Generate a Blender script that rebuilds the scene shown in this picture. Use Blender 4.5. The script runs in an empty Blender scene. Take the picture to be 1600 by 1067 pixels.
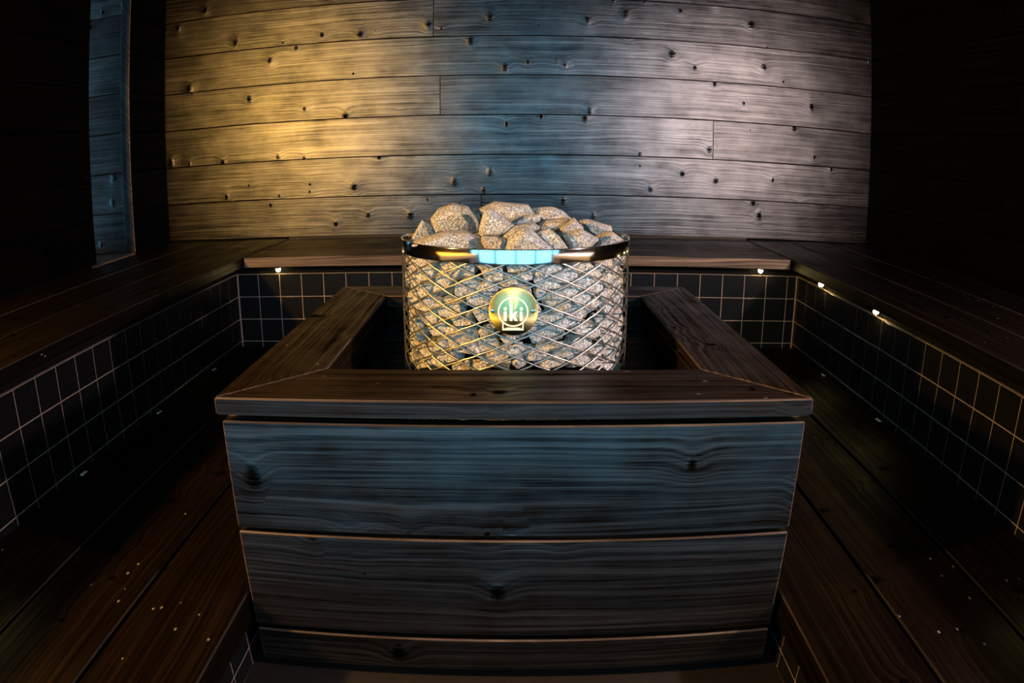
import bpy, bmesh, math, random
from mathutils import Vector, Matrix, noise
random.seed(7)
S = bpy.context.scene
COL = S.collection

# ------------------------------------------------------------------ camera (wide lens with barrel distortion)
cd = bpy.data.cameras.new('camera')
cam = bpy.data.objects.new('camera', cd); COL.objects.link(cam)
cam.matrix_world = (Matrix.Translation((0.014, -1.1243, 0.9988)) @ Matrix.Rotation(0.0112, 4, 'Z')
                    @ Matrix.Rotation(math.pi/2 - 0.2587, 4, 'X') @ Matrix.Rotation(0.0012, 4, 'Z'))
cd.sensor_fit = 'HORIZONTAL'; cd.sensor_width = 36.0
cd.lens = 25.738; cd.clip_start = 0.01
cd.type = 'PANO'
_c = cd if hasattr(cd, 'panorama_type') else cd.cycles
_c.panorama_type = 'FISHEYE_LENS_POLYNOMIAL'
_c.fisheye_fov = math.pi
_c.fisheye_polynomial_k0 = 0.0
_c.fisheye_polynomial_k1 = -0.03885068
_c.fisheye_polynomial_k2 = -9.377843e-07
_c.fisheye_polynomial_k3 = -1.0445513e-06
_c.fisheye_polynomial_k4 = -6.325995e-09
S.camera = cam

# ------------------------------------------------------------------ daylight outside the glazing, exposure
w = bpy.data.worlds.new('daylight'); S.world = w; w.use_nodes = True
bg = w.node_tree.nodes['Background']
bg.inputs[0].default_value = (0.20, 0.66, 1.0, 1); bg.inputs[1].default_value = 3.8
S.view_settings.view_transform = 'Standard'; S.view_settings.look = 'None'
S.view_settings.gamma = 1.0; S.view_settings.use_curve_mapping = False
S.view_settings.exposure = 0.0
S.cycles.max_bounces = 6; S.cycles.diffuse_bounces = 3; S.cycles.glossy_bounces = 4
LAMP_YELLOW, LAMP_PINK = (1.0, 0.53, 0.10), (1.0, 0.74, 0.68)
LAMP_POWER = (3100.0, 2350.0)

def portal(loc, rot, sx, sy):
    l = bpy.data.lights.new('daylight_portal', 'AREA'); l.shape = 'RECTANGLE'; l.size = sx; l.size_y = sy
    l.cycles.is_portal = True
    o = bpy.data.objects.new('daylight_portal', l); COL.objects.link(o); o.location = loc; o.rotation_euler = rot
portal((0, -1.42, 1.1), (math.pi/2, 0, 0), 3.7, 2.2)          # glazed front
portal((-2.17, 1.915, 1.35), (0, -math.pi/2, 0), 1.5, .36)   # niche window

# ------------------------------------------------------------------ numbers (metres; aisle floor z = 0)
FLOOR, DECK, BENCH, CAP = 0.0, 0.184, 0.5845, 0.6
XW, YW, YF = 1.877, 2.4986, -1.38        # side walls, back wall, glazed front
XB, YB = 1.168, 1.813                    # inner edges of the upper bench
XT, YT, ZT = 1.2235, 1.869, 0.504        # tiled risers under the bench
CEIL = 2.18
SX, SY, SR = 0.003, 0.532, 0.257         # stove centre and radius

# ------------------------------------------------------------------ materials
def new_mat(name):
    m = bpy.data.materials.new(name); m.use_nodes = True
    nt = m.node_tree; b = nt.nodes['Principled BSDF']
    return m, nt, b
def N(nt, typ, **kw):
    n = nt.nodes.new(typ)
    for k, v in kw.items():
        if hasattr(n, k): setattr(n, k, v)
        else: n.inputs[k].default_value = v
    return n
def math_(nt, op, a, b=None, c=None, clamp=False):
    n = nt.nodes.new('ShaderNodeMath'); n.operation = op; n.use_clamp = clamp
    for i, v in enumerate((a, b, c)):
        if v is None: continue
        if hasattr(v, 'is_output'): nt.links.new(v, n.inputs[i])
        else: n.inputs[i].default_value = v
    return n.outputs[0]
def vscale(nt, vec, sc, off=None):
    n = nt.nodes.new('ShaderNodeVectorMath'); n.operation = 'MULTIPLY'
    nt.links.new(vec, n.inputs[0]); n.inputs[1].default_value = sc
    return n.outputs[0]
def ramp(nt, fac, stops):
    r = nt.nodes.new('ShaderNodeValToRGB'); e = r.color_ramp.elements
    while len(e) < len(stops): e.new(0.5)
    for i, (p, c) in enumerate(stops):
        e[i].position = p; e[i].color = (*c, 1) if len(c) == 3 else c
    nt.links.new(fac, r.inputs[0]); return r.outputs[0]
def noise_(nt, vec, detail=2, rough=.5, scale=1.0, dim='3D'):
    n = nt.nodes.new('ShaderNodeTexNoise'); n.noise_dimensions = dim
    n.inputs['Scale'].default_value = scale; n.inputs['Detail'].default_value = detail; n.inputs['Roughness'].default_value = rough
    nt.links.new(vec, n.inputs['Vector']); return n.outputs[0]

def wood(name, dark, light, rough=.38, spec=.5, bump=.5, knots=1.0, flecks=0.0, rvar=.16, ior=1.5, ringb=.5, sheen=1.0):
    """stained softwood board; local X runs along the grain, Y across the board"""
    m, nt, b = new_mat(name)
    tc = nt.nodes.new('ShaderNodeTexCoord'); oi = nt.nodes.new('ShaderNodeObjectInfo')
    off = nt.nodes.new('ShaderNodeVectorMath'); off.operation = 'SCALE'; off.inputs[0].default_value = (37.0, 11.0, 5.0)
    nt.links.new(oi.outputs['Random'], off.inputs['Scale'])
    add = nt.nodes.new('ShaderNodeVectorMath'); nt.links.new(tc.outputs['Object'], add.inputs[0]); nt.links.new(off.outputs[0], add.inputs[1])
    co = add.outputs[0]
    wob = noise_(nt, vscale(nt, co, (0.9, 6.0, 3.0)), 2)
    vor = nt.nodes.new('ShaderNodeTexVoronoi'); vor.voronoi_dimensions = '2D'; vor.inputs['Scale'].default_value = 1.0
    nt.links.new(vscale(nt, co, (6.0, 4.4, 1.0)), vor.inputs['Vector'])
    d = vor.outputs['Distance']
    halo = math_(nt, 'POWER', 2.718, math_(nt, 'MULTIPLY', math_(nt, 'POWER', math_(nt, 'MULTIPLY', d, 5.0), 2.0), -1.0))
    vs_ = nt.nodes.new('ShaderNodeSeparateColor'); nt.links.new(vor.outputs['Color'], vs_.inputs[0])
    ksize = math_(nt, 'MULTIPLY', math_(nt, 'SUBTRACT', vs_.outputs[0], .28), 1.5, clamp=True)
    dk = math_(nt, 'ADD', d, math_(nt, 'MULTIPLY', math_(nt, 'SUBTRACT', noise_(nt, vscale(nt, co, (60., 90., 5.)), 2), .5), .05))
    core = math_(nt, 'SUBTRACT', 1.0, math_(nt, 'DIVIDE', dk, math_(nt, 'ADD', math_(nt, 'MULTIPLY', ksize, .12), .001)), clamp=True)
    core = math_(nt, 'MULTIPLY', core, knots)
    halo = math_(nt, 'MULTIPLY', halo, ksize)
    sep = nt.nodes.new('ShaderNodeSeparateXYZ'); nt.links.new(co, sep.inputs[0])
    cross = math_(nt, 'ADD', sep.outputs[1], sep.outputs[2])
    ph = math_(nt, 'ADD', math_(nt, 'MULTIPLY', cross, 120.0), math_(nt, 'MULTIPLY', wob, 8.0))
    ph = math_(nt, 'ADD', ph, math_(nt, 'MULTIPLY', halo, 3.4*knots))
    cmb = nt.nodes.new('ShaderNodeCombineXYZ'); nt.links.new(math_(nt, 'MULTIPLY', sep.outputs[0], .9), cmb.inputs[0]); nt.links.new(ph, cmb.inputs[1])
    rings = noise_(nt, cmb.outputs[0], 4, .62, 1.0, '2D')
    rings = math_(nt, 'MULTIPLY', math_(nt, 'SUBTRACT', rings, .30), 2.4, clamp=True)
    rings = math_(nt, 'POWER', rings, 1.6)
    fib = noise_(nt, vscale(nt, co, (5.0, 420.0, 420.0)), 3, .6)
    mott = noise_(nt, vscale(nt, co, (3.0, 5.0, 3.0)), 3, .6)
    mix = math_(nt, 'ADD', math_(nt, 'MULTIPLY', rings, .55), math_(nt, 'MULTIPLY', fib, .45))
    mix = math_(nt, 'MULTIPLY', mix, math_(nt, 'ADD', mott, .35))
    mix = math_(nt, 'SUBTRACT', mix, math_(nt, 'MULTIPLY', core, .5), clamp=True)
    colr = ramp(nt, mix, [(.12, dark), (.75, light)])
    if flecks:
        v2 = nt.nodes.new('ShaderNodeTexVoronoi'); v2.inputs['Scale'].default_value = 1.0
        nt.links.new(vscale(nt, co, (17., 30., 30.)), v2.inputs['Vector'])
        big = noise_(nt, vscale(nt, co, (3., 3., 3.)), 1)
        fl = math_(nt, 'MULTIPLY', math_(nt, 'LESS_THAN', v2.outputs['Distance'], .085), math_(nt, 'GREATER_THAN', big, .53))
        mx = nt.nodes.new('ShaderNodeMixRGB'); mx.inputs[2].default_value = (.20, .17, .145, 1)
        nt.links.new(math_(nt, 'MULTIPLY', fl, flecks), mx.inputs[0]); nt.links.new(colr, mx.inputs[1]); colr = mx.outputs[0]
    rr = math_(nt, 'ADD', rough - rvar*.5, math_(nt, 'MULTIPLY', math_(nt, 'ADD', math_(nt, 'MULTIPLY', fib, .5), math_(nt, 'MULTIPLY', mott, .5)), rvar))
    blot = noise_(nt, vscale(nt, co, (7.0, 9.0, 3.0)), 3, .6)
    fib2 = noise_(nt, vscale(nt, co, (2.2, 130.0, 130.0)), 2, .6)
    h = math_(nt, 'ADD', math_(nt, 'MULTIPLY', math_(nt, 'MULTIPLY', rings, mott), ringb), math_(nt, 'MULTIPLY', fib, .6))
    h = math_(nt, 'ADD', h, math_(nt, 'MULTIPLY', fib2, .9))
    h = math_(nt, 'ADD', h, math_(nt, 'MULTIPLY', core, 7.0))
    h = math_(nt, 'ADD', h, math_(nt, 'MULTIPLY', halo, 5.0*knots))
    h = math_(nt, 'ADD', h, math_(nt, 'MULTIPLY', mott, 6.0))
    bp = nt.nodes.new('ShaderNodeBump'); bp.inputs['Strength'].default_value = bump; bp.inputs['Distance'].default_value = .00035
    nt.links.new(h, bp.inputs['Height'])
    # oiled finish: a matte body under a smooth, tightly bounded sheen
    nt.nodes.remove(b)
    df = nt.nodes.new('ShaderNodeBsdfDiffuse'); gl = nt.nodes.new('ShaderNodeBsdfGlossy'); gl.distribution = 'BECKMANN'
    fr = nt.nodes.new('ShaderNodeFresnel'); fr.inputs['IOR'].default_value = ior; mx = nt.nodes.new('ShaderNodeMixShader')
    nt.links.new(colr, df.inputs['Color']); nt.links.new(rr, gl.inputs['Roughness'])
    # sheen follows the grain: early wood soaks the stain up matte, late wood and knots stay slick
    gz = math_(nt, 'ADD', math_(nt, 'MULTIPLY', rings, .6), math_(nt, 'MULTIPLY', fib, 1.0))
    gz = math_(nt, 'ADD', gz, math_(nt, 'MULTIPLY', fib2, .7))
    gz = math_(nt, 'ADD', math_(nt, 'MULTIPLY', gz, .75), math_(nt, 'MULTIPLY', math_(nt, 'SUBTRACT', blot, .5), .8))
    gz = math_(nt, 'SUBTRACT', gz, math_(nt, 'MULTIPLY', core, .55))
    gz = math_(nt, 'ADD', math_(nt, 'MULTIPLY', math_(nt, 'SUBTRACT', gz, .80), sheen), .55, clamp=True)
    gz = math_(nt, 'MULTIPLY', gz, math_(nt, 'ADD', math_(nt, 'MULTIPLY', oi.outputs['Random'], .34*spec), .81*spec))
    nt.links.new(gz, gl.inputs['Color'])
    for n_ in (df, gl): nt.links.new(bp.outputs[0], n_.inputs['Normal'])
    nt.links.new(fr.outputs[0], mx.inputs[0]); nt.links.new(df.outputs[0], mx.inputs[1]); nt.links.new(gl.outputs[0], mx.inputs[2])
    nt.links.new(mx.outputs[0], nt.nodes['Material Output'].inputs[0])
    return m

def plain(name, color, rough=.5, metal=0.0, spec=.5, bump=0.0, bscale=200.0, emit=None, estr=0.0):
    m, nt, b = new_mat(name)
    b.inputs['Base Color'].default_value = (*color, 1); b.inputs['Roughness'].default_value = rough
    b.inputs['Metallic'].default_value = metal; b.inputs['Specular IOR Level'].default_value = spec
    if emit:
        b.inputs['Emission Color'].default_value = (*emit, 1); b.inputs['Emission Strength'].default_value = estr
    tc = nt.nodes.new('ShaderNodeTexCoord')
    n = noise_(nt, tc.outputs['Object'], 3, .6, bscale)
    r2 = math_(nt, 'ADD', rough*.85, math_(nt, 'MULTIPLY', n, rough*.3)); nt.links.new(r2, b.inputs['Roughness'])
    if bump:
        bp = nt.nodes.new('ShaderNodeBump'); bp.inputs['Strength'].default_value = bump; bp.inputs['Distance'].default_value = .001
        nt.links.new(n, bp.inputs['Height']); nt.links.new(bp.outputs[0], b.inputs['Normal'])
    return m

def stone_mat():
    m, nt, b = new_mat('granite')
    tc = nt.nodes.new('ShaderNodeTexCoord'); oi = nt.nodes.new('ShaderNodeObjectInfo')
    off = nt.nodes.new('ShaderNodeVectorMath'); off.operation = 'SCALE'; off.inputs[0].default_value = (9., 7., 5.)
    nt.links.new(oi.outputs['Random'], off.inputs['Scale'])
    add = nt.nodes.new('ShaderNodeVectorMath'); nt.links.new(tc.outputs['Object'], add.inputs[0]); nt.links.new(off.outputs[0], add.inputs[1])
    co = add.outputs[0]
    g1 = noise_(nt, co, 2, .7, 260.0); g2 = noise_(nt, co, 3, .6, 22.0)
    grain = ramp(nt, g1, [(.30, (.05, .045, .04)), (.43, (.21, .19, .16)), (.56, (.39, .36, .315)), (.69, (.70, .66, .60))])
    tint = nt.nodes.new('ShaderNodeMixRGB'); tint.blend_type = 'MULTIPLY'
    nt.links.new(grain, tint.inputs[1]); tint.inputs[2].default_value = (1.0, .80, .50, 1)
    f = math_(nt, 'MULTIPLY', math_(nt, 'ADD', math_(nt, 'SUBTRACT', g2, .52), math_(nt, 'MULTIPLY', math_(nt, 'SUBTRACT', oi.outputs['Random'], .55), .25)), 5.0, clamp=True)
    nt.links.new(f, tint.inputs[0])
    nt.links.new(tint.outputs[0], b.inputs['Base Color'])
    b.inputs['Roughness'].default_value = .8; b.inputs['Specular IOR Level'].default_value = .25
    bp = nt.nodes.new('ShaderNodeBump'); bp.inputs['Strength'].default_value = .7; bp.inputs['Distance'].default_value = .002
    hh = math_(nt, 'ADD', g1, math_(nt, 'MULTIPLY', noise_(nt, co, 3, .6, 70.0), 1.5))
    nt.links.new(hh, bp.inputs['Height']); nt.links.new(bp.outputs[0], b.inputs['Normal'])
    return m

def glass_mat():
    m = bpy.data.materials.new('clear_glass'); m.use_nodes = True; nt = m.node_tree
    nt.nodes.remove(nt.nodes['Principled BSDF']); out = nt.nodes['Material Output']
    tr = nt.nodes.new('ShaderNodeBsdfTransparent'); gl = nt.nodes.new('ShaderNodeBsdfGlossy'); gl.inputs['Roughness'].default_value = .02
    fr = nt.nodes.new('ShaderNodeFresnel'); mx = nt.nodes.new('ShaderNodeMixShader')
    nt.links.new(fr.outputs[0], mx.inputs[0]); nt.links.new(tr.outputs[0], mx.inputs[1]); nt.links.new(gl.outputs[0], mx.inputs[2])
    nt.links.new(mx.outputs[0], out.inputs[0]); return m

def brass_mat():
    m, nt, b = new_mat('brushed_brass')
    b.inputs['Base Color'].default_value = (.50, .49, .21, 1); b.inputs['Metallic'].default_value = 1.0
    b.inputs['Roughness'].default_value = .42; b.inputs['Anisotropic'].default_value = .85
    t = nt.nodes.new('ShaderNodeTangent'); t.direction_type = 'RADIAL'; t.axis = 'Z'
    nt.links.new(t.outputs[0], b.inputs['Tangent'])
    return m

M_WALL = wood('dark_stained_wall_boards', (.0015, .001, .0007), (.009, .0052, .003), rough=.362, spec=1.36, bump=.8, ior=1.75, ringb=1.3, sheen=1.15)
M_JAMB = wood('gloss_boosted_niche_boards', (.0015, .001, .0007), (.009, .0052, .003), rough=.33, spec=3.2, bump=.5, ior=2.0)  # wall boards again, sheen raised to paint in the window light
M_SIDE = wood('darkened_side_boards', (.0006, .0005, .0004), (.003, .002, .0015), rough=.5, spec=.12, bump=.35, ior=1.4)  # wall boards again, colour and sheen lowered to paint them unlit
M_BENCH = wood('dark_oiled_bench_boards', (.0013, .001, .0008), (.0075, .0052, .004), rough=.46, spec=.5, bump=.6, flecks=.35)
M_DECK = wood('worn_deck_boards', (.0012, .0007, .0004), (.0075, .0042, .0024), rough=.46, spec=.3, bump=.6, flecks=.45)
M_BOX = wood('brushed_box_boards', (.0012, .0009, .0007), (.017, .0105, .007), rough=.43, spec=1.9, bump=.8, ringb=.7, sheen=1.5)
M_CAP = wood('cap_boards', (.002, .0012, .0008), (.020, .011, .006), rough=.40, spec=.62, bump=.6, flecks=.4, ringb=.7, sheen=1.6)
M_EDGE = wood('worn_lit_board_edge', (.02, .013, .009), (.13, .085, .058), rough=.4, bump=.3, knots=0)  # bevel colour: real wear plus a painted edge highlight
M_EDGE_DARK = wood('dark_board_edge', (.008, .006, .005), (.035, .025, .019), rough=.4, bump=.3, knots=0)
M_TILE = plain('black_glazed_tile', (.004, .004, .0045), rough=.28, spec=.14)
M_GROUT = plain('pale_grout', (.18, .135, .112), rough=.9, bump=.3)
M_BACK = plain('dark_backing', (.003, .003, .003), rough=.95, spec=.05)
M_FLOOR = plain('dark_floor', (.006, .004, .003), rough=.7, spec=.2, bump=.4, bscale=60)
M_STEEL = plain('polished_steel', (.74, .72, .69), rough=.10, metal=1.0, bscale=30)
M_WIRE = plain('steel_mesh', (.46, .43, .39), rough=.36, metal=1.0)
M_CORE = plain('dark_gap_core', (.012, .014, .016), rough=.8, spec=.2)
M_STONE = stone_mat()
M_BRASS = brass_mat()
M_LETTER = plain('pale_enamel', (.80, .78, .58), rough=.5)
M_FRAME = plain('dark_metal_frame', (.012, .012, .013), rough=.45)
M_GLASS = glass_mat()
M_FLECK = plain('pale_fleck', (.75, .68, .58), rough=.3, metal=.6)  # shared by the stand-in deck glints and the floor chip
M_NOSE = wood('painted_lit_edge', (.03, .02, .014), (.24, .16, .11), rough=.42, bump=.4, knots=0)  # lighter wood: light on bench edge and sill put into the colour
M_PALE_CLOTH = plain('pale_bounce_cloth', (.62, .55, .50), rough=.9, bump=.3)
M_OCHRE = plain('gold_bounce_cloth', (.66, .45, .16), rough=.9, bump=.3)  # ochre puts the warm band reflection into the cloth colour
M_PINE = plain('pale_pine', (.55, .42, .28), rough=.6)
M_LAMPBODY = plain('lamp_metal', (.05, .045, .04), rough=.4, metal=.8)

# ------------------------------------------------------------------ helpers
def tag(o, label=None, cat=None, group=None, kind=None):
    if label: o['label'] = label
    if cat: o['category'] = cat
    if group: o['group'] = group
    if kind: o['kind'] = kind
    return o
def empty(name, loc=(0, 0, 0), parent=None):
    o = bpy.data.objects.new(name, None); COL.objects.link(o); o.location = loc; o.empty_display_size = .05
    if parent: o.parent = parent
    return o
def link(name, me, mats, parent=None, mw=None):
    for m in (mats if isinstance(mats, (list, tuple)) else [mats]): me.materials.append(m)
    o = bpy.data.objects.new(name, me); COL.objects.link(o)
    if parent:
        o.parent = parent
        if mw is not None: o.matrix_local = PINV(parent) @ mw
    elif mw is not None: o.matrix_world = mw
    return o
def PINV(p):
    m = Matrix.Identity(4); q = p; chain = []
    while q: chain.append(q); q = q.parent
    for q in reversed(chain): m = m @ q.matrix_basis
    return m.inverted()
def bm_mesh(bm, name):
    me = bpy.data.meshes.new(name); bm.normal_update(); bm.to_mesh(me); bm.free(); return me
def box_bm(bm, lo, hi):
    r = bmesh.ops.create_cube(bm, size=1.0)
    c = [(a+b)/2 for a, b in zip(lo, hi)]; s = [b-a for a, b in zip(lo, hi)]
    for v in r['verts']: v.co = Vector([v.co[i]*s[i]+c[i] for i in range(3)])
    return r['verts']
def board_mesh(L, W, T, bev=.0025, poly=None):
    """board with worn, painted-highlight bevels: local X length, Y width, Z thickness (centred)"""
    bm = bmesh.new()
    if poly is None: box_bm(bm, (-L/2, -W/2, -T/2), (L/2, W/2, T/2))
    else:
        vs = [bm.verts.new((x, y, T/2)) for x, y in poly]; f = bm.faces.new(vs)
        r = bmesh.ops.extrude_face_region(bm, geom=[f])
        for v in r['geom']:
            if isinstance(v, bmesh.types.BMVert): v.co.z = -T/2
        bmesh.ops.recalc_face_normals(bm, faces=bm.faces[:])
    if bev:
        r = bmesh.ops.bevel(bm, geom=bm.edges[:], offset=bev, segments=1, affect='EDGES', profile=.5)
        for f in r['faces']: f.material_index = 1
    return bm_mesh(bm, 'board')
RX = {  # orientation: length axis, face normal axis
 'X_up':  Matrix(((1,0,0),(0,1,0),(0,0,1))),                 # lies flat, length along world X
 'Y_up':  Matrix(((0,-1,0),(1,0,0),(0,0,1))),                # lies flat, length along world Y
 'X_front': Matrix(((1,0,0),(0,0,-1),(0,1,0))),              # stands, length X, face to -Y
 'Y_side': Matrix(((0,0,1),(1,0,0),(0,1,0))),                # stands, length Y, face to +X
}
def board(name, parent, mats, orient, lo, hi, bev=.0025):
    """board filling the box lo..hi"""
    d = [hi[i]-lo[i] for i in range(3)]; c = Vector([(hi[i]+lo[i])/2 for i in range(3)])
    dims = {'X_up': (d[0], d[1], d[2]), 'Y_up': (d[1], d[0], d[2]), 'X_front': (d[0], d[2], d[1]), 'Y_side': (d[1], d[2], d[0])}[orient]
    me = board_mesh(*dims, bev)
    return link(name, me, mats, parent, Matrix.Translation(c) @ RX[orient].to_4x4())
def box(name, parent, mats, lo, hi, bev=0.0):
    c = Vector([(hi[i]+lo[i])/2 for i in range(3)]); d = [hi[i]-lo[i] for i in range(3)]
    return link(name, board_mesh(*d, bev), [mats, mats], parent, Matrix.Translation(c))
def lathe(prof, n=64, close=False):
    """profile of (r, z) turned round Z"""
    bm = bmesh.new(); rows = []
    for r, z in prof:
        rows.append([bm.verts.new((r*math.cos(2*math.pi*i/n), r*math.sin(2*math.pi*i/n), z)) if r > 1e-6 else None for i in range(n)])
        if r <= 1e-6:
            v = bm.verts.new((0, 0, z)); rows[-1] = [v]*n
    for a, b2 in list(zip(rows, rows[1:])) + ([(rows[-1], rows[0])] if close else []):
        for i in range(n):
            j = (i+1) % n
            vs = []
            for v in (a[i], a[j], b2[j], b2[i]):
                if v not in vs: vs.append(v)
            if len(vs) > 2:
                f = bm.faces.new(vs); f.smooth = True
    bmesh.ops.recalc_face_normals(bm, faces=bm.faces[:])
    return bm
def tube(bm, pts, r, seg=6, cap=True, ry=None):
    ry = ry or r; rings = []
    for i, p in enumerate(pts):
        t = (pts[min(i+1, len(pts)-1)] - pts[max(i-1, 0)]).normalized()
        up = Vector((p.x-SX, p.y-SY, 0)).normalized() if ry != r else (Vector((0, 0, 1)) if abs(t.z) < .9 else Vector((1, 0, 0)))
        s = t.cross(up).normalized(); u = s.cross(t).normalized()
        rings.append([bm.verts.new(p + s*math.cos(2*math.pi*k/seg)*r + u*math.sin(2*math.pi*k/seg)*ry) for k in range(seg)])
    for a, b2 in zip(rings, rings[1:]):
        for k in range(seg):
            f = bm.faces.new((a[k], a[(k+1) % seg], b2[(k+1) % seg], b2[k])); f.smooth = True
    if cap: bm.faces.new(rings[0][::-1]); bm.faces.new(rings[-1])

# ================================================================== ROOM SHELL
floor = tag(box('floor', None, M_FLOOR, (-2.3, YF-.12, -.06), (2.3, 2.62, 0)), 'dark brown aisle floor between the two plank decks', kind='structure')
ceiling = tag(box('ceiling', None, M_BACK, (-2.3, YF-.12, CEIL), (2.3, 2.62, CEIL+.06)), 'dark ceiling above the benches', kind='structure')
PITCH, Z0 = .199, .591
def wall(name, lo, hi, label): return tag(box(name, None, M_BACK, lo, hi), label, kind='structure')
G = .0011     # half gap between wall boards
wb = wall('wall_back', (-2.3, YW+.02, 0), (2.3, YW+.11, CEIL), 'back wall of dark stained horizontal boards catching coloured light')
joints = {0: [-.179], 1: [], 2: [.98], 3: [-.38], 4: [], 5: [-.415], 6: [.4], 7: []}
for k in range(8):
    za, zb = Z0+PITCH*k, min(Z0+PITCH*(k+1), CEIL)
    xs = [-XW-.02] + joints[k] + [XW+.02]
    for a, b2 in zip(xs, xs[1:]):
        dy = random.uniform(-.0008, .0008)
        board('plank', wb, [M_WALL, M_WALL], 'X_front', (a+.0002, YW+dy, za+G), (b2-.0002, YW+.024, zb-G), .002)
wr = wall('wall_right', (XW+.02, YF-.1, 0), (XW+.11, YW+.1, CEIL), 'right wall of near-black horizontal boards')
wl = wall('wall_left', (-XW-.11, YF-.1, 0), (-XW-.02, 1.731-.03, CEIL), 'left wall of near-black boards with a tall narrow window niche')
NY0, NY1, NX = 1.731, 2.10, -2.14
box('wall_section', wl, M_BACK, (-XW-.11, NY1+.03, 0), (-XW-.02, YW+.1, CEIL))
for k in range(8):
    za, zb = Z0+PITCH*k, min(Z0+PITCH*(k+1), CEIL)
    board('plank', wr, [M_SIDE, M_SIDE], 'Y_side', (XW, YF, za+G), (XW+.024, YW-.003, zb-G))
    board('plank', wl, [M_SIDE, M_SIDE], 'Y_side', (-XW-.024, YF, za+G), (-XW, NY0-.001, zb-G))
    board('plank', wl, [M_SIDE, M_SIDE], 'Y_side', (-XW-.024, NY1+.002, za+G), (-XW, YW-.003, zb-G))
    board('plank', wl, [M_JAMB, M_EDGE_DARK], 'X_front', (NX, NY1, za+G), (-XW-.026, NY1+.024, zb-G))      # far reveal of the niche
    o = board('plank', wl, [M_WALL, M_EDGE_DARK], 'X_front', (NX, NY0-.024, za+G), (-XW-.026, NY0, zb-G))     # near reveal
box('niche_backing', wl, M_BACK, (NX-.04, NY1+.018, .4), (-XW-.02, NY1+.05, CEIL))
box('niche_backing', wl, M_BACK, (NX-.04, NY0-.05, .4), (-XW-.02, NY0-.018, CEIL))
box('niche_ceiling', wl, M_BACK, (NX-.05, NY0-.03, 2.12), (-XW-.02, NY1+.03, CEIL))
box('niche_sill', wl, M_NOSE, (NX-.04, NY0+.001, BENCH-.05), (-XW-.002, NY1-.001, BENCH+.004), .002)  # pale wood paints in the daylight on the sill
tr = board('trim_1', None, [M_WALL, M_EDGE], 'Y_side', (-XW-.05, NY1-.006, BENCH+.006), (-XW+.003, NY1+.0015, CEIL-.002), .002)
tag(tr, 'slim corner batten on far edge of window niche', kind='structure')
win2 = tag(empty('window_2', (NX-.02, (NY0+NY1)/2, BENCH)), 'tall narrow window at the back of the left wall niche', kind='structure')
box('pane', win2, M_GLASS, (NX-.012, NY0+.01, BENCH+.03), (NX-.006, NY1-.01, 2.11))
for a, b2, c, d in ((NY0-.03, NY0+.012, BENCH-.05, CEIL), (NY1-.012, NY1+.03, BENCH-.05, CEIL), (NY0, NY1, BENCH-.05, BENCH+.03), (NY0, NY1, 2.11, CEIL)):
    box('window_frame', win2, M_FRAME, (NX-.03, a, c), (NX-.002, b2, d), .002)
# glazed front behind the camera
win = tag(empty('window_1', (0, YF, 0)), 'full-width glazed front wall with dark mullions', kind='structure')
ml = [-1.86, -1.22, -.60, .03, .63, 1.27, 1.86]
for a, b2 in zip(ml, ml[1:]): box('pane', win, M_GLASS, (a+.02, YF-.006, .08), (b2-.02, YF, 2.08))
for x in ml: box('mullion', win, M_FRAME, (x-.022, YF-.04, 0), (x+.022, YF+.01, CEIL), .003)
for za, zb in ((0, .08), (2.08, CEIL)):
    box('rail', win, M_FRAME, (-XW, YF-.038, za), (XW, YF+.008, zb), .003)

# ---------------- tiled risers
P = .1; g = .0014
def tile_mesh(W, H):
    bm = bmesh.new(); box_bm(bm, (-W/2, -H/2, -.004), (W/2, H/2, .004))
    top = [e for e in bm.edges if all(v.co.z > 0 for v in e.verts)]
    bmesh.ops.bevel(bm, geom=top, offset=.0016, segments=1, affect='EDGES')
    return bm_mesh(bm, 'tile')
_tm = {}
def tile(parent, orient, c, W, H):
    k = (round(W, 4), round(H, 4))
    if k not in _tm:
        _tm[k] = tile_mesh(W, H); _tm[k].materials.append(M_TILE)
    o = bpy.data.objects.new('tile', _tm[k]); COL.objects.link(o); o.parent = parent
    o.matrix_local = PINV(parent) @ Matrix.Translation(c) @ orient.to_4x4()
R_BACK = Matrix(((1,0,0),(0,0,-1),(0,1,0)))           # face -Y
R_LEFT = Matrix(((0,0,1),(1,0,0),(0,1,0)))            # face +X
R_RIGHT = Matrix(((0,0,-1),(-1,0,0),(0,1,0)))         # face -X
def tiled(name, label, lo, hi, orient, axis, face, start, a0, a1, ztop, zbot):
    w_ = tag(box(name, None, M_GROUT, lo, hi), label, kind='structure')
    n0 = math.floor((a0-start)/P); n = n0
    while start + n*P < a1 - .004:
        ua, ub = max(start+n*P, a0)+g, min(start+(n+1)*P, a1)-g
        z = ztop
        while z > zbot + .006:
            za, zb = max(z-P, zbot)+g, min(z-g, hi[2]-.001)
            if ub-ua > .01 and zb-za > .006:
                c = [0, 0, (za+zb)/2]; c[axis] = (ua+ub)/2; c[1-axis] = face
                tile(w_, orient, Vector(c), ub-ua, zb-za)
            z -= P
        n += 1
    return w_
tiled('wall_riser_back', 'black tiled riser with pale grout under the back bench', (-XT, YT, 0), (XT, YT+.12, ZT), R_BACK, 0, YT+.0025, -.0229, -XT+.004, XT-.004, ZT, DECK-.03)
tiled('wall_riser_left', 'black tiled riser with pale grout under the left bench', (-XT-.12, YF+.02, 0), (-XT, YT+.12, ZT), R_LEFT, 1, -XT-.0025, .2641, -.9, YT-.004, ZT, DECK-.03)
tiled('wall_riser_right', 'black tiled riser with pale grout under the right bench', (XT, YF+.02, 0), (XT+.12, YT+.12, ZT), R_RIGHT, 1, XT+.0025, .2465, -.9, YT-.004, ZT, DECK-.03)
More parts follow.
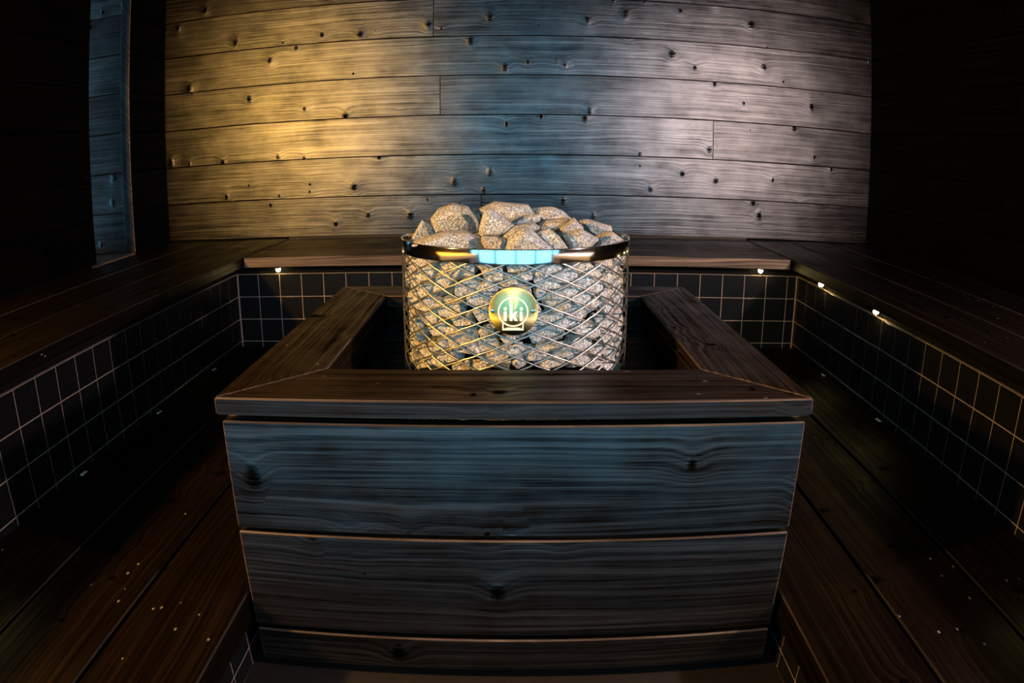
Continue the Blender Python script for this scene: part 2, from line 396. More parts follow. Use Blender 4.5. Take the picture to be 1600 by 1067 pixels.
DI_L, DI_R, DTH = -.518, .532, .066
tiled('wall_step_left', 'short black tiled riser under the left deck edge', (DI_L-.10, YF+.02, 0), (DI_L-.022, 1.8, DECK-DTH), R_LEFT, 1, DI_L-.0245, .006, -1.0, .3, .145, 0)
tiled('wall_step_right', 'short black tiled riser under the right deck edge', (DI_R+.022, YF+.02, 0), (DI_R+.10, 1.8, DECK-DTH), R_RIGHT, 1, DI_R+.0245, .006, -1.0, .3, .145, 0)
for sx, nm in ((-1, 'left'), (1, 'right')):     # dark fascia strip over the tiles, under the bench
    t_ = box('trim_2' if sx < 0 else 'trim_3', None, M_BACK, (min(sx*(XT+.012), sx*(XT+.1)), YF+.02, ZT), (max(sx*(XT+.012), sx*(XT+.1)), YT+.1, BENCH-.0426))
    tag(t_, 'dark recessed strip between %s bench and its tiles' % nm, kind='structure')
tag(box('trim_4', None, M_BACK, (-XT-.01, YT+.012, ZT), (XT+.01, YT+.1, BENCH-.0426)), 'dark recessed strip between back bench and its tiles', kind='structure')

# ================================================================== BENCHES
TB = .0426
for sx, nm, lab in ((-1, 'left', 'dark three-board sauna bench running along the left wall'), (1, 'right', 'dark three-board sauna bench running along the right wall')):
    b_ = tag(empty('sauna_bench', (sx*1.5, .55, BENCH-TB)), lab, 'bench', 'upper benches round the room')
    xs = [XB, 1.4089, 1.6476, XW-.006]
    for a, c in zip(xs, xs[1:]):
        lo, hi = sorted((sx*(a+.0035), sx*(c-.0035)))
        dz = random.uniform(-.0015, .0015)
        board('board', b_, [M_BENCH, M_EDGE_DARK], 'Y_up', (lo, YF+.03, BENCH-TB), (hi, YW-.004, BENCH+dz), .003)
    for y in (-1.0, 0., 1.0, 1.75):
        box('support_rail', b_, M_BACK, tuple([min(sx*(XT+.13), sx*(XW-.03)), y-.03, BENCH-TB-.05]), tuple([max(sx*(XT+.13), sx*(XW-.03)), y+.03, BENCH-TB-.001]))
bb = tag(empty('sauna_bench', (0, 2.1, BENCH-TB)), 'dark three-board bench across the back wall with lit front edge', 'bench', 'upper benches round the room')
ys = [YB+.0095, 1.995, 2.225, 2.455]
for a, c in zip(ys, ys[1:]):
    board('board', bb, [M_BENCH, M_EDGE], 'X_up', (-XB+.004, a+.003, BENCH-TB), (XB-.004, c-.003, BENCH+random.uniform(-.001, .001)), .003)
board('front_edge', bb, [M_NOSE, M_EDGE], 'X_front', (-XB+.004, YB, BENCH-TB), (XB-.004, YB+.012, BENCH+.0005), .002)  # lighter strip paints in the light this edge catches
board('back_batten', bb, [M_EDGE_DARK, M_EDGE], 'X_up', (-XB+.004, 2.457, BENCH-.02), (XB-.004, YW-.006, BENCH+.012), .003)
for x in (-.9, -.3, .3, .9): box('support_rail', bb, M_BACK, (x-.03, YT+.13, BENCH-TB-.05), (x+.03, YW-.03, BENCH-TB-.001))

# ================================================================== LOW DECKS
for sx, lab, xi in ((-1, 'low dark plank deck between the left tiled riser and the stove box', -DI_L), (1, 'low dark plank deck between the right tiled riser and the stove box', DI_R)):
    d_ = tag(empty('plank_deck', (sx*.87, .2, DECK-DTH)), lab, 'deck', 'low foot decks')
    xs = [xi, .739, .981, XT+.001]
    for i, (a, c) in enumerate(zip(xs, xs[1:])):
        lo, hi = sorted((sx*(a+(.005 if i else 0)), sx*(c-.005)))
        board('board', d_, [M_DECK, M_EDGE_DARK], 'Y_up', (lo, YF+.02, DECK-DTH), (hi, YT-.012, DECK+random.uniform(-.001, .001)), .003)
d_ = tag(empty('plank_deck', (0, 1.45, DECK-DTH)), 'low dark plank deck in the shade behind the stove box', 'deck', 'low foot decks')
xs = [-.51, -.255, 0, .26, .525]
for a, c in zip(xs, xs[1:]):
    board('board', d_, [M_DECK, M_EDGE_DARK], 'Y_up', (a+.004, 1.075, DECK-DTH), (c-.004, YT-.012, DECK), .003)
for y in (1.2, 1.7): box('joist', d_, M_BACK, (-.48, y-.03, 0), (.49, y+.03, DECK-DTH-.001))
GLINT = [(-1.205, 1.491, 'farthest'), (-1.205, .991, 'middle'), (-1.205, .482, 'nearest'), (1.205, 1.449, 'farther'), (1.205, .948, 'nearer')]  # glints on the deck, modelled as small pale bars
for x, y, nm in GLINT:
    bm = bmesh.new(); box_bm(bm, (-.005, -.014, 0), (.005, .014, .0035))
    bmesh.ops.bevel(bm, geom=[e for e in bm.edges if all(v.co.z > .001 for v in e.verts)], offset=.0012, segments=2, affect='EDGES')
    sd = 'left' if x < 0 else 'right'
    tag(link('glint_bar', bm_mesh(bm, 'glint_bar'), M_FLECK, None, Matrix.Translation((x, y, DECK+.0012))),
        'small pale bar standing in for a glint on deck against the %s tiles, %s one' % (sd, nm), 'clip', 'deck glints at the tile foot')
bm = bmesh.new(); bmesh.ops.create_icosphere(bm, subdivisions=2, radius=.004)
for v in bm.verts: v.co *= 1+.35*noise.noise(v.co*300); v.co.z = max(v.co.z*.6, -.0015)
tag(link('stone_chip', bm_mesh(bm, 'stone_chip'), M_FLECK, None, Matrix.Translation((.262, -.045, .0015))), 'tiny white chip lying on floor in front of stove box', 'chip')

# ================================================================== STOVE SURROUND BOX
sb = tag(empty('stove_surround', (0, .52, 0)), 'square dark plank box with mitred cap boards around the stove', 'stove surround')
WC, DC, WI, Y0, Y1, TC = .5208, 1.0397, .356, .1792, .8836, .0325
def cap(pts):
    cx = sum(p[0] for p in pts)/4; cy = sum(p[1] for p in pts)/4
    return pts, cx, cy
e = .0008
capdefs = [([(-WC, 0), (WC, 0), (WI, Y0-e), (-WI, Y0-e)], 0), ([(WC, DC), (-WC, DC), (-WI, Y1+e), (WI, Y1+e)], 0),
           ([(-WC, e), (-WI-e, Y0), (-WI-e, Y1), (-WC, DC-e)], 1), ([(WC, e), (WC, DC-e), (WI+e, Y1), (WI+e, Y0)], 1)]
def child(o): return o
for pts, along_y in capdefs:
    cx = sum(p[0] for p in pts)/4; cy = sum(p[1] for p in pts)/4
    if along_y: poly = [((y-cy), -(x-cx)) for x, y in pts]
    else: poly = [(x-cx, y-cy) for x, y in pts]
    me = board_mesh(0, 0, TC, .003, poly)
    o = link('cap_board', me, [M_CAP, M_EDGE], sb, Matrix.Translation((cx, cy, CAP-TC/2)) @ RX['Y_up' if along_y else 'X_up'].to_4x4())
    child(o)
WP, YP = .5132, .0077
rows = [(.3409, .5543), (.1153, .3325), (.026, .1043)]
for za, zb in rows:
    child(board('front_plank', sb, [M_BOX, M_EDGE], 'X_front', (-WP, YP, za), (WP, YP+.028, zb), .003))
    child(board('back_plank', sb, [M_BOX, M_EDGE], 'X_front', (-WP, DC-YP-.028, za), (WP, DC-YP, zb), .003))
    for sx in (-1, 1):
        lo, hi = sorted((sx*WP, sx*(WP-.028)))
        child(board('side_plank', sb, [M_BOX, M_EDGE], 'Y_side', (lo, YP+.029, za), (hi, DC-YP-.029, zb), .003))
for sx in (-1, 1):
    for y in (YP+.03, DC-YP-.08):
        lo, hi = sorted((sx*(WP-.03), sx*(WP-.08)))
        child(box('corner_post', sb, M_BACK, (lo, y, .0), (hi, y+.05, CAP-TC)))
    lo, hi = sorted((sx*(WI+.005), sx*(WI+.03)))
    child(board('inner_rail', sb, [M_CAP, M_EDGE_DARK], 'Y_side', (lo, Y0, CAP-TC-.05), (hi, Y1, CAP-TC-.001), .002))
for y in (Y0-.03, Y1+.005):
    child(board('inner_rail', sb, [M_CAP, M_EDGE_DARK], 'X_front', (-WI, y, CAP-TC-.05), (WI, y+.025, CAP-TC-.001), .002))

sb.rotation_euler.z = .009           # the box stands slightly skewed in the room

# ================================================================== STOVE
st = tag(empty('sauna_stove', (SX, SY, 0)), 'round wire-mesh sauna stove with polished steel band and brass badge', 'stove')
T0 = Matrix.Translation((SX, SY, 0))
# polished band round the rim
RB = SR+.0015
link('rim_band', bm_mesh(lathe([(RB-.003, .781), (RB, .7815), (RB+.0003, .783), (RB+.0003, .809), (RB, .811), (RB-.003, .8113), (RB-.004, .810), (RB-.004, .782)], 128, True), 'rim_band'), M_STEEL, st, T0)
# expanded-metal mesh: two families of helical strands
bm = bmesh.new(); ND, HZ, ZN = 21, .0323, .757
zlo, zhi = .06, .785
for fam in (1, -1):
    for i in range(ND):
        pts = []; steps = 230
        for k in range(steps+1):
            z = zlo + (zhi-zlo)*k/steps
            a = -math.pi/2 + 2*math.pi*(i/ND) + fam*(z-ZN)/HZ*2*math.pi/ND
            wv = .0022*math.sin(2*math.pi*2*(z-ZN)/HZ)*.55
            a += fam*-wv/SR
            pts.append(Vector((SX+SR*math.cos(a), SY+SR*math.sin(a), z)))
        tube(bm, pts, .0020, 5, True, .0012)
for v in bm.verts: v.co -= Vector((SX, SY, 0))
link('wire_mesh', bm_mesh(bm, 'wire_mesh'), M_WIRE, st, T0)
link('core', bm_mesh(lathe([(0, .07), (.17, .07), (.175, .08), (.175, .72), (.12, .755), (0, .76)], 40), 'core'), M_CORE, st, T0)  # dark body painted in for the unlit gaps between stones
link('base_ring', bm_mesh(lathe([(.16, .05), (SR+.002, .05), (SR+.002, .075), (.16, .075)], 64, True), 'base_ring'), M_STEEL, st, T0)
for k in range(3):
    a = math.pi/2 + k*2*math.pi/3
    bm = lathe([(0, 0), (.018, 0), (.018, .006), (.012, .008), (.012, .052), (0, .052)], 16)
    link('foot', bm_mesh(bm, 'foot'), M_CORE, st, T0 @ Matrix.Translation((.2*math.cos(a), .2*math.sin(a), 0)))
# badge
BR, BX, BZ = .0487, .001, .6905
Mb = Matrix.Translation((BX, SY-SR-.004, BZ)) @ Matrix.Rotation(math.pi/2, 4, 'X')
badge = link('badge', bm_mesh(lathe([(0, -.003), (BR-.0005, -.003), (BR, -.002), (BR, .0005), (BR-.0008, .0015), (0, .0015)], 72), 'badge'), M_BRASS, st, Mb)
badge['label'] = 'round brushed brass badge with iki lettering'
def flat(polys, z0, z1, name):
    bm = bmesh.new()
    for poly in polys:
        vs = [bm.verts.new((x, y, z0)) for x, y in poly]; f = bm.faces.new(vs)
        r = bmesh.ops.extrude_face_region(bm, geom=[f])
        for v in r['geom']:
            if isinstance(v, bmesh.types.BMVert): v.co.z = z1
    bmesh.ops.recalc_face_normals(bm, faces=bm.faces[:]); return bm_mesh(bm, name)
def px(x, y): return ((x-622)/9.70*.00126, -(y-525)/9.70*.00128)     # badge drawing grid to metres
def ring_polys(cx, cy, ro, ri, n=56):
    out = []
    for i in range(n):
        a, b2 = 2*math.pi*i/n, 2*math.pi*(i+1)/n
        out.append([(cx+ro*math.cos(a), cy+ro*math.sin(a)), (cx+ro*math.cos(b2), cy+ro*math.sin(b2)), (cx+ri*math.cos(b2), cy+ri*math.sin(b2)), (cx+ri*math.cos(a), cy+ri*math.sin(a))])
    return out
rc = px(618, 532); k_ = .00127/9.70
link('logo_ring', flat(ring_polys(*rc, 228*k_, 208*k_), .0014, .0022, 'logo_ring'), M_LETTER, badge, Mb)
link('logo_base', flat([[px(456, 690), px(456, 812), px(474, 812), px(474, 690)], [px(758, 690), px(758, 812), px(776, 812), px(776, 690)],
     [px(474, 812), px(758, 812), px(758, 796), px(474, 796)], [px(474, 790), px(758, 790), px(700, 774), px(532, 774)]], .0014, .0021, 'logo_base'), M_LETTER, badge, Mb)
def dot(cx, cy, r, n=24): return [px(cx+r*math.cos(2*math.pi*i/n), cy+r*math.sin(2*math.pi*i/n)) for i in range(n)]
letters = [('letter_i', [[px(476, 525), px(522, 525), px(522, 668), px(476, 668)], dot(500, 484, 26)]),
           ('letter_k', [[px(566, 410), px(610, 410), px(610, 668), px(566, 668)], [px(610, 575), px(640, 528), px(690, 528), px(648, 586)], [px(610, 575), px(648, 586), px(690, 668), px(638, 668), px(610, 615)]]),
           ('letter_i', [[px(716, 525), px(760, 525), px(760, 668), px(716, 668)], dot(741, 484, 26)])]
for nm, polys in letters:
    link(nm, flat(polys, .0014, .0023, nm), M_LETTER, badge, Mb)
for sx in (312, 922):
    x, y = px(sx, 515)
    bm = lathe([(0, .0014), (.0045, .0014), (.0045, .0024), (.003, .0034), (0, .0037)], 20)
    sc = link('screw', bm_mesh(bm, 'screw'), M_STEEL, badge, Mb @ Matrix.Translation((x, y, 0)))
    link('screw_slot', flat([[(-.003, -.0006), (.003, -.0006), (.003, .0006), (-.003, .0006)]], .0032, .0039, 'screw_slot'), M_CORE, sc, Mb @ Matrix.Translation((x, y, 0)) @ Matrix.Rotation(.9, 4, 'Z'))

# ================================================================== STONES
def stone_mesh(sx, sy, sz, seed, npts=11):
    """angular split stone: hull of jittered points, broken edges, rough skin"""
    rnd = random.Random(seed); bm = bmesh.new()
    for i in range(npts):
        zz = 1-2*(i+.5)/npts; a = i*2.39996+rnd.uniform(-.5, .5); r = math.sqrt(max(0, 1-zz*zz))
        v = Vector((r*math.cos(a), r*math.sin(a), zz))
        v = Vector([math.copysign(abs(c)**.7, c) for c in v]) * rnd.uniform(.78, 1.1)
        bm.verts.new(v)
    r = bmesh.ops.convex_hull(bm, input=bm.verts[:])
    for v in [v for v in bm.verts if not v.link_faces]: bm.verts.remove(v)
    bmesh.ops.dissolve_limit(bm, angle_limit=.30, verts=bm.verts[:], edges=bm.edges[:])
    bmesh.ops.bevel(bm, geom=bm.edges[:], offset=.035, segments=1, affect='EDGES', profile=.5, clamp_overlap=True)
    bmesh.ops.triangulate(bm, faces=bm.faces[:])
    bmesh.ops.subdivide_edges(bm, edges=bm.edges[:], cuts=1, use_grid_fill=True)
    o = Vector((seed*3.1, seed*1.7, 0))
    for v in bm.verts: v.co += v.co.normalized()*(noise.noise(v.co*2.6+o)*.05 + noise.noise(v.co*8+o)*.025)
    for v in bm.verts:
        if v.co.y < -.62: v.co.y = -.62 + (v.co.y+.62)*.15      # broad split face
    ex = [max(abs(v.co[i]) for v in bm.verts) for i in range(3)]
    for v in bm.verts: v.co = Vector((v.co.x/ex[0]*sx/2, v.co.y/ex[1]*sy/2, v.co.z/ex[2]*sz/2))
    for f in bm.faces: f.smooth = False
    return bm_mesh(bm, 'stone')
RING = [(-0.91, 0.773, 0.047, 0.022), (-0.9, 0.746, 0.054, 0.032), (-0.55, 0.775, 0.035, 0.022), (-0.43, 0.764, 0.042, 0.025), (-0.69, 0.732, 0.057, 0.036), (-0.4, 0.73, 0.051, 0.033), (-0.25, 0.777, 0.025, 0.018), (-0.18, 0.76, 0.036, 0.029), (-0.3, 0.71, 0.047, 0.027), (-0.89, 0.709, 0.053, 0.03), (-0.89, 0.682, 0.069, 0.032), (-0.57, 0.679, 0.052, 0.034), (-0.26, 0.682, 0.035, 0.028), (-0.46, 0.66, 0.038, 0.023), (-0.83, 0.65, 0.043, 0.027), (-0.73, 0.633, 0.048, 0.032), (-0.49, 0.627, 0.065, 0.036), (-0.24, 0.643, 0.026, 0.019), (-0.43, 0.606, 0.056, 0.026), (-0.22, 0.617, 0.035, 0.024), (-0.94, 0.575, 0.07, 0.028), (-0.71, 0.599, 0.041, 0.022), (-0.58, 0.583, 0.037, 0.027), (-0.72, 0.569, 0.038, 0.025), (-0.96, 0.546, 0.065, 0.026), (-0.18, 0.591, 0.053, 0.036), (-1.14, 0.658, 0.036, 0.029), (-1.13, 0.604, 0.041, 0.029), (-1.14, 0.716, 0.032, 0.028), (-1.12, 0.755, 0.034, 0.026), (-1.19, 0.548, 0.043, 0.029), (-0.22, 0.735, 0.032, 0.019), (-1.09, 0.688, 0.032, 0.028), (-1.13, 0.63, 0.035, 0.023), (-0.13, 0.663, 0.034, 0.026), (-0.47, 0.564, 0.044, 0.019), (-0.3, 0.569, 0.031, 0.017), (-0.06, 0.603, 0.025, 0.021), (-0.05, 0.631, 0.025, 0.021), (0.03, 0.775, 0.033, 0.02), (0.08, 0.756, 0.024, 0.018), (0.22, 0.757, 0.027, 0.023), (0.29, 0.773, 0.042, 0.021), (0.43, 0.755, 0.045, 0.026), (0.55, 0.769, 0.032, 0.021), (0.65, 0.77, 0.023, 0.017), (0.89, 0.768, 0.045, 0.022), (1.1, 0.751, 0.046, 0.023), (0.73, 0.752, 0.038, 0.024), (0.29, 0.739, 0.051, 0.023), (0.49, 0.724, 0.034, 0.021), (0.63, 0.737, 0.037, 0.026), (0.74, 0.72, 0.041, 0.027), (0.92, 0.738, 0.04, 0.021), (0.92, 0.704, 0.048, 0.027), (0.6, 0.704, 0.042, 0.026), (0.37, 0.701, 0.048, 0.033), (0.22, 0.719, 0.021, 0.021), (0.74, 0.689, 0.048, 0.024), (0.59, 0.676, 0.053, 0.026), (1.01, 0.668, 0.051, 0.03), (1.09, 0.712, 0.042, 0.026), (0.28, 0.667, 0.059, 0.026), (0.44, 0.658, 0.035, 0.024), (0.28, 0.639, 0.059, 0.035), (0.57, 0.647, 0.03, 0.019), (0.7, 0.628, 0.05, 0.032), (0.9, 0.638, 0.043, 0.028), (1.07, 0.632, 0.036, 0.023), (0.28, 0.613, 0.035, 0.024), (0.61, 0.608, 0.046, 0.032), (0.46, 0.597, 0.044, 0.024), (0.18, 0.596, 0.051, 0.026), (0.97, 0.605, 0.039, 0.031), (0.81, 0.583, 0.039, 0.02), (1.07, 0.568, 0.042, 0.034), (0.33, 0.578, 0.056, 0.022), (0.58, 0.573, 0.048, 0.024), (0.02, 0.605, 0.025, 0.024), (0.04, 0.579, 0.027, 0.019), (0.8, 0.559, 0.045, 0.02), (1.14, 0.679, 0.036, 0.028), (1.21, 0.599, 0.03, 0.029), (1.01, 0.546, 0.047, 0.023)]
HEAP = [(0.55, [(-0.241, 0.797), (-0.212, 0.842), (-0.191, 0.831), (-0.182, 0.805), (-0.202, 0.79), (-0.233, 0.788)]), (0.56, [(-0.19, 0.847), (-0.172, 0.867), (-0.142, 0.876), (-0.111, 0.871), (-0.088, 0.84), (-0.086, 0.81), (-0.138, 0.806), (-0.183, 0.815)]), (0.4, [(-0.203, 0.813), (-0.143, 0.832), (-0.1, 0.83), (-0.073, 0.816), (-0.059, 0.794), (-0.144, 0.79), (-0.211, 0.805)]), (0.62, [(-0.1, 0.861), (-0.078, 0.857), (-0.076, 0.83), (-0.087, 0.807), (-0.096, 0.816)]), (0.46, [(-0.062, 0.872), (-0.05, 0.874), (-0.003, 0.841), (-0.003, 0.821), (-0.032, 0.811), (-0.072, 0.815), (-0.074, 0.833)]), (0.6, [(-0.079, 0.863), (-0.044, 0.88), (-0.018, 0.879), (0.026, 0.873), (0.043, 0.854), (-0.0, 0.83), (-0.044, 0.836), (-0.071, 0.849)]), (0.52, [(-0.004, 0.842), (0.025, 0.857), (0.057, 0.859), (0.055, 0.844), (0.029, 0.833), (-0.004, 0.833)]), (0.62, [(0.044, 0.864), (0.092, 0.868), (0.114, 0.858), (0.137, 0.838), (0.088, 0.83), (0.053, 0.837)]), (0.53, [(0.046, 0.832), (0.072, 0.845), (0.114, 0.848), (0.126, 0.844), (0.097, 0.82), (0.059, 0.813), (0.047, 0.817)]), (0.45, [(-0.031, 0.82), (0.001, 0.84), (0.041, 0.844), (0.053, 0.834), (0.025, 0.816), (-0.015, 0.808)]), (0.36, [(-0.023, 0.799), (-0.006, 0.824), (0.019, 0.844), (0.036, 0.84), (0.081, 0.804), (0.078, 0.792), (-0.021, 0.792)]), (0.36, [(-0.065, 0.826), (-0.036, 0.826), (-0.017, 0.821), (-0.021, 0.799), (-0.052, 0.799), (-0.063, 0.813)]), (0.37, [(0.047, 0.833), (0.074, 0.841), (0.097, 0.824), (0.111, 0.801), (0.09, 0.793), (0.066, 0.808)]), (0.5, [(0.102, 0.832), (0.133, 0.851), (0.152, 0.832), (0.15, 0.82), (0.108, 0.814)]), (0.4, [(0.104, 0.826), (0.141, 0.837), (0.177, 0.817), (0.15, 0.791), (0.118, 0.793)]), (0.6, [(0.158, 0.835), (0.175, 0.841), (0.227, 0.826), (0.23, 0.814), (0.194, 0.798), (0.171, 0.813)]), (0.48, [(0.169, 0.785), (0.185, 0.812), (0.214, 0.825), (0.246, 0.803), (0.244, 0.79), (0.207, 0.779), (0.174, 0.779)])]

ORD = ['first', 'second', 'third', 'fourth', 'fifth', 'sixth', 'seventh', 'eighth', 'ninth', 'tenth', 'eleventh', 'twelfth', 'thirteenth', 'fourteenth', 'fifteenth', 'sixteenth', 'seventeenth', 'eighteenth', 'nineteenth', 'twentieth']
ORD += ['twenty-' + o_ for o_ in ORD[:9]] + ['thirtieth'] + ['thirty-' + o_ for o_ in ORD[:9]]
ROWS = ['top row under band', 'second row down', 'third row down', 'fourth row down', 'fifth row down', 'lowest row behind the cap board']
RING = RING + [(-.05, .745, .045, .026), (.02, .722, .05, .03), (-.02, .69, .06, .04), (.02, .65, .055, .035), (-.1, .705, .04, .03), (.12, .69, .04, .035)]
for a_ in (-1.62, -1.38, 1.38, 1.62):
    RING += [(a_ + .06*math.sin(k*2.1+a_), .525+.049*k, .048, .033) for k in range(6)]
RING += [(-1.2+.2*k + .04*math.sin(k*3), .468+.012*math.sin(k*5), .052, .04) for k in range(13)]
rowed = [[] for _ in ROWS]
for s in RING:
    rowed[5 if s[1] < .505 else min(4, max(0, int((.785-s[1])/.047)))].append(s)
seed = 1
for ri, row in enumerate(rowed):
    row.sort()
    for ci, (an, z, wd, ht) in enumerate(row):
        seed += 1; rnd = random.Random(seed*7)
        dp = min(.075, max(.04, .5*(wd+ht)*1.2))
        rr = SR-.004-dp/2
        me = stone_mesh(wd*1.42, dp, ht*1.60, seed, 10)
        mw = Matrix.Translation((SX+rr*math.sin(an), SY-rr*math.cos(an), z)) @ Matrix.Rotation(an, 4, 'Z') @ Matrix.Rotation(rnd.uniform(-.22, .22), 4, 'Y')
        if ci == len(row)-1: pos = 'last on the right'
        else: pos = ORD[ci] + ' from left'
        tag(link('sauna_stone', me, M_STONE, None, mw), 'grey stone behind the stove mesh, %s, %s' % (ROWS[ri], pos), 'stone', 'stones packed behind the mesh')
HL = ['small pale stone at far left of the heap, leaning on rim', 'big two-faced stone at upper left of the heap', 'long low stone along the front left of the band',
 'small brown stone wedged behind the two upper left stones', 'tall pointed stone left of the heap centre', 'broad ochre stone at the very top of the heap',
 'small stone just right below the topmost ochre stone', 'flat stone at the upper right back of the heap', 'slanted grey stone right of heap centre, below the flat one',
 'tan stone in mid heap directly behind the front triangular stone', 'large triangular stone at front centre above the band', 'small stone at front, left of the triangular one',
 'small wedge stone with dark face right of the triangular one', 'rounded tan stone between the slanted grey and far right stones', 'square tan stone near the front right of the band',
 'pale slab stone at the right back edge of the heap', 'large pale stone at far right resting on the band']
def outlined_stone(outline, dp, seed):
    """split stone with the given outline (x, z about its centre), bulging and tapering in depth"""
    rnd = random.Random(seed); bm = bmesh.new()
    for y, k in ((-.5, .62), (-.25, .95), (.12, 1.0), (.5, .8)):
        for x, z in outline:
            kk = k*rnd.uniform(.95, 1.03)
            bm.verts.new((x*kk, y*dp*rnd.uniform(.85, 1.1), z*kk))
    bmesh.ops.convex_hull(bm, input=bm.verts[:])
    for v in [v for v in bm.verts if not v.link_faces]: bm.verts.remove(v)
    bmesh.ops.dissolve_limit(bm, angle_limit=.22, verts=bm.verts[:], edges=bm.edges[:])
    bmesh.ops.bevel(bm, geom=bm.edges[:], offset=.0016, segments=1, affect='EDGES', profile=.5, clamp_overlap=True)
    bmesh.ops.triangulate(bm, faces=bm.faces[:])
    bmesh.ops.subdivide_edges(bm, edges=bm.edges[:], cuts=1, use_grid_fill=True)
    o = Vector((seed*3.1, seed*1.7, 0))
    for v in bm.verts: v.co += v.co.normalized()*(noise.noise(v.co*45+o)*.0022 + noise.noise(v.co*130+o)*.0010)
    return bm_mesh(bm, 'stone')
for i, ((y, outline), lab) in enumerate(zip(HEAP, HL)):
    xa = [p[0] for p in outline]; za = [p[1] for p in outline]
    cx, cz = (min(xa)+max(xa))/2, (min(za)+max(za))/2
    dp = min(.13, max(.06, (max(xa)-min(xa)+max(za)-min(za))*.6))
    me = outlined_stone([((p-cx)*1.12, (q-cz)*1.13) for p, q in outline], dp, 300+i)
    tag(link('sauna_stone', me, M_STONE, None, Matrix.Translation((cx, y+dp*.1, cz))), lab, 'stone', 'stones heaped on top of the stove')
FILL = [(-.16, .66, .80, .1, 'dim stone at left back of the heap, behind the big two-faced stone'), (-.03, .70, .82, .11, 'dim stone at centre back, behind the topmost ochre stone'),
 (.1, .70, .815, .11, 'dim stone at right back, behind the flat upper right stone'), (.17, .54, .79, .09, 'dim stone under the pale slab on the right of the heap'),
 (-.08, .5, .79, .1, 'dim stone in the gap between big two-faced and tall pointed stones'), (.06, .47, .785, .11, 'dim stone deep under the slanted grey stone'),
 (-.17, .48, .77, .09, 'dim stone sunk behind the long low front left stone'), (.0, .38, .77, .09, 'dim stone sunk under the front triangular stone'),
 (.12, .36, .765, .08, 'dim stone sunk between wedge and square tan stones'), (-.11, .35, .765, .08, 'dim stone sunk behind the band beside the long low stone'),
 (.0, .58, .80, .1, 'dim stone deep under the topmost ochre stone')]
for i, (x, y, z, s_, lab) in enumerate(FILL):
    me = stone_mesh(s_, s_*.9, s_*.62, 500+i)
    tag(link('sauna_stone', me, M_STONE, None, Matrix.Translation((x, y, z)) @ Matrix.Rotation(i*1.3, 4, 'Z')), lab, 'stone', 'stones under the heap')

# ================================================================== LAMPS
def bench_light(x, y, z, lab, power):
    b_ = tag(empty('bench_light', (x, y, z)), lab, 'light', 'small lights under the benches')
    T = Matrix.Translation((x, y, z))
    link('socket', bm_mesh(lathe([(0, .013), (.011, .013), (.011, .006), (.006, .004), (0, .004)], 16), 'socket'), M_LAMPBODY, b_, T)
    mt = plain('warm_bulb', (.9, .85, .6), emit=(1.0, .76, .28), estr=power)
    bm = bmesh.new(); bmesh.ops.create_uvsphere(bm, u_segments=16, v_segments=10, radius=.0105)
    for f in bm.faces: f.smooth = True
    link('bulb', bm_mesh(bm, 'bulb'), mt, b_, T)
bench_light(-1.019, 1.848, .5265, 'tiny glowing light under left end of the back bench', 90)
bench_light(1.04, 1.848, .5285, 'tiny glowing light under right end of the back bench', 90)
bench_light(1.2, 1.547, .5295, 'farther of two tiny glowing lights under the right bench', 110)
bench_light(1.2, 1.056, .5295, 'nearer of two tiny glowing lights under the right bench', 110)
bench_light(1.2, -.06, .5295, 'tiny glowing light under the right bench close to the glazing', 160)
bench_light(-1.2, -.06, .5295, 'tiny glowing light under the left bench close to the glazing', 160)
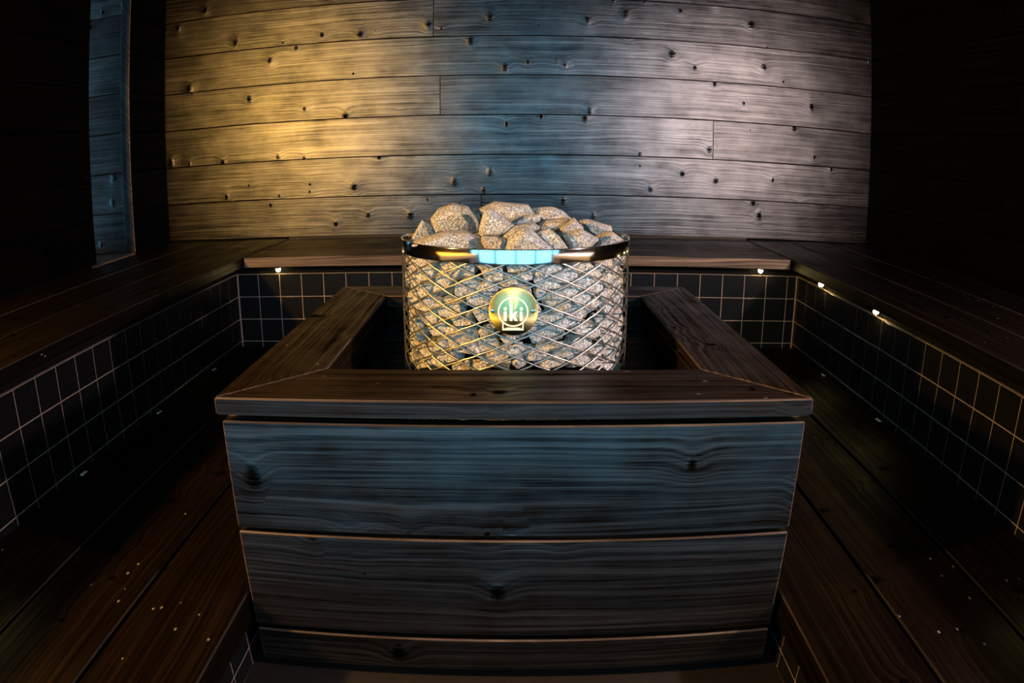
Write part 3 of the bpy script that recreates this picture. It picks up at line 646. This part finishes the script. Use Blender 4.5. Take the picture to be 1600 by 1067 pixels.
def wall_lamp(sx, y, z, col, strength, lab):
    x = sx*(XW-.095)
    b_ = tag(empty('wall_lamp', (x, y, z)), lab, 'lamp', 'wall lamps beside the glazed front')
    T = Matrix.Translation((x, y, z))
    bm = bmesh.new(); box_bm(bm, (-.012, -.05, -.08), (.012, .05, .08)); bmesh.ops.bevel(bm, geom=bm.edges[:], offset=.005, segments=2, affect='EDGES')
    link('back_plate', bm_mesh(bm, 'back_plate'), M_LAMPBODY, b_, T @ Matrix.Translation((sx*.081, 0, 0)))
    bm = bmesh.new(); tube(bm, [Vector((sx*.05, 0, 0)), Vector((sx*.075, 0, 0))], .012, 10)
    link('arm', bm_mesh(bm, 'arm'), M_LAMPBODY, b_, T)
    mt = plain('lamp_globe', (.9, .9, .85), emit=col, estr=strength)
    bm = bmesh.new(); bmesh.ops.create_uvsphere(bm, u_segments=24, v_segments=14, radius=.055)
    for f in bm.faces: f.smooth = True
    link('globe', bm_mesh(bm, 'globe'), mt, b_, T)
wall_lamp(-1, -.5, 1.40, LAMP_YELLOW, LAMP_POWER[0], 'warm yellow globe lamp on the left wall near the glazing')
wall_lamp(1, -.5, 1.36, LAMP_PINK, LAMP_POWER[1], 'pinkish white globe lamp on the right wall near the glazing')
def add_cloth(sx, lab):
    # added out-of-view cloth, there to be reflected in the steel band: slightly wavy sheet folded over the front edge of the bench
    bm = bmesh.new(); nx, ny = 20, 26; grid = []
    for j in range(ny+1):
        row = []
        for i in range(nx+1):
            u = i/nx; y = -1.2 + 1.3*j/ny
            x = 1.835 - u*.78; z = BENCH + .004
            if x < XB-.004: z -= (XB-.004-x); x = XB-.007
            n = noise.noise(Vector((x*5, y*4, sx)))*.004 + .004
            row.append(bm.verts.new((sx*x - (sx*n if z < BENCH else 0), y, z + (n if z > BENCH else 0))))
        grid.append(row)
    for j in range(ny):
        for i in range(nx):
            f = bm.faces.new((grid[j][i], grid[j][i+1], grid[j+1][i+1], grid[j+1][i])); f.smooth = True
    bmesh.ops.recalc_face_normals(bm, faces=bm.faces[:])
    bmesh.ops.solidify(bm, geom=bm.faces[:], thickness=-.003)
    tag(link('bounce_cloth', bm_mesh(bm, 'bounce_cloth'), M_OCHRE if sx < 0 else M_PALE_CLOTH), lab, 'cloth', 'added reflection cloths near the glazed front')
add_cloth(-1, 'added ochre reflection cloth on the left bench below the yellow lamp')
add_cloth(1, 'added pale reflection cloth on the right bench below the pinkish lamp')
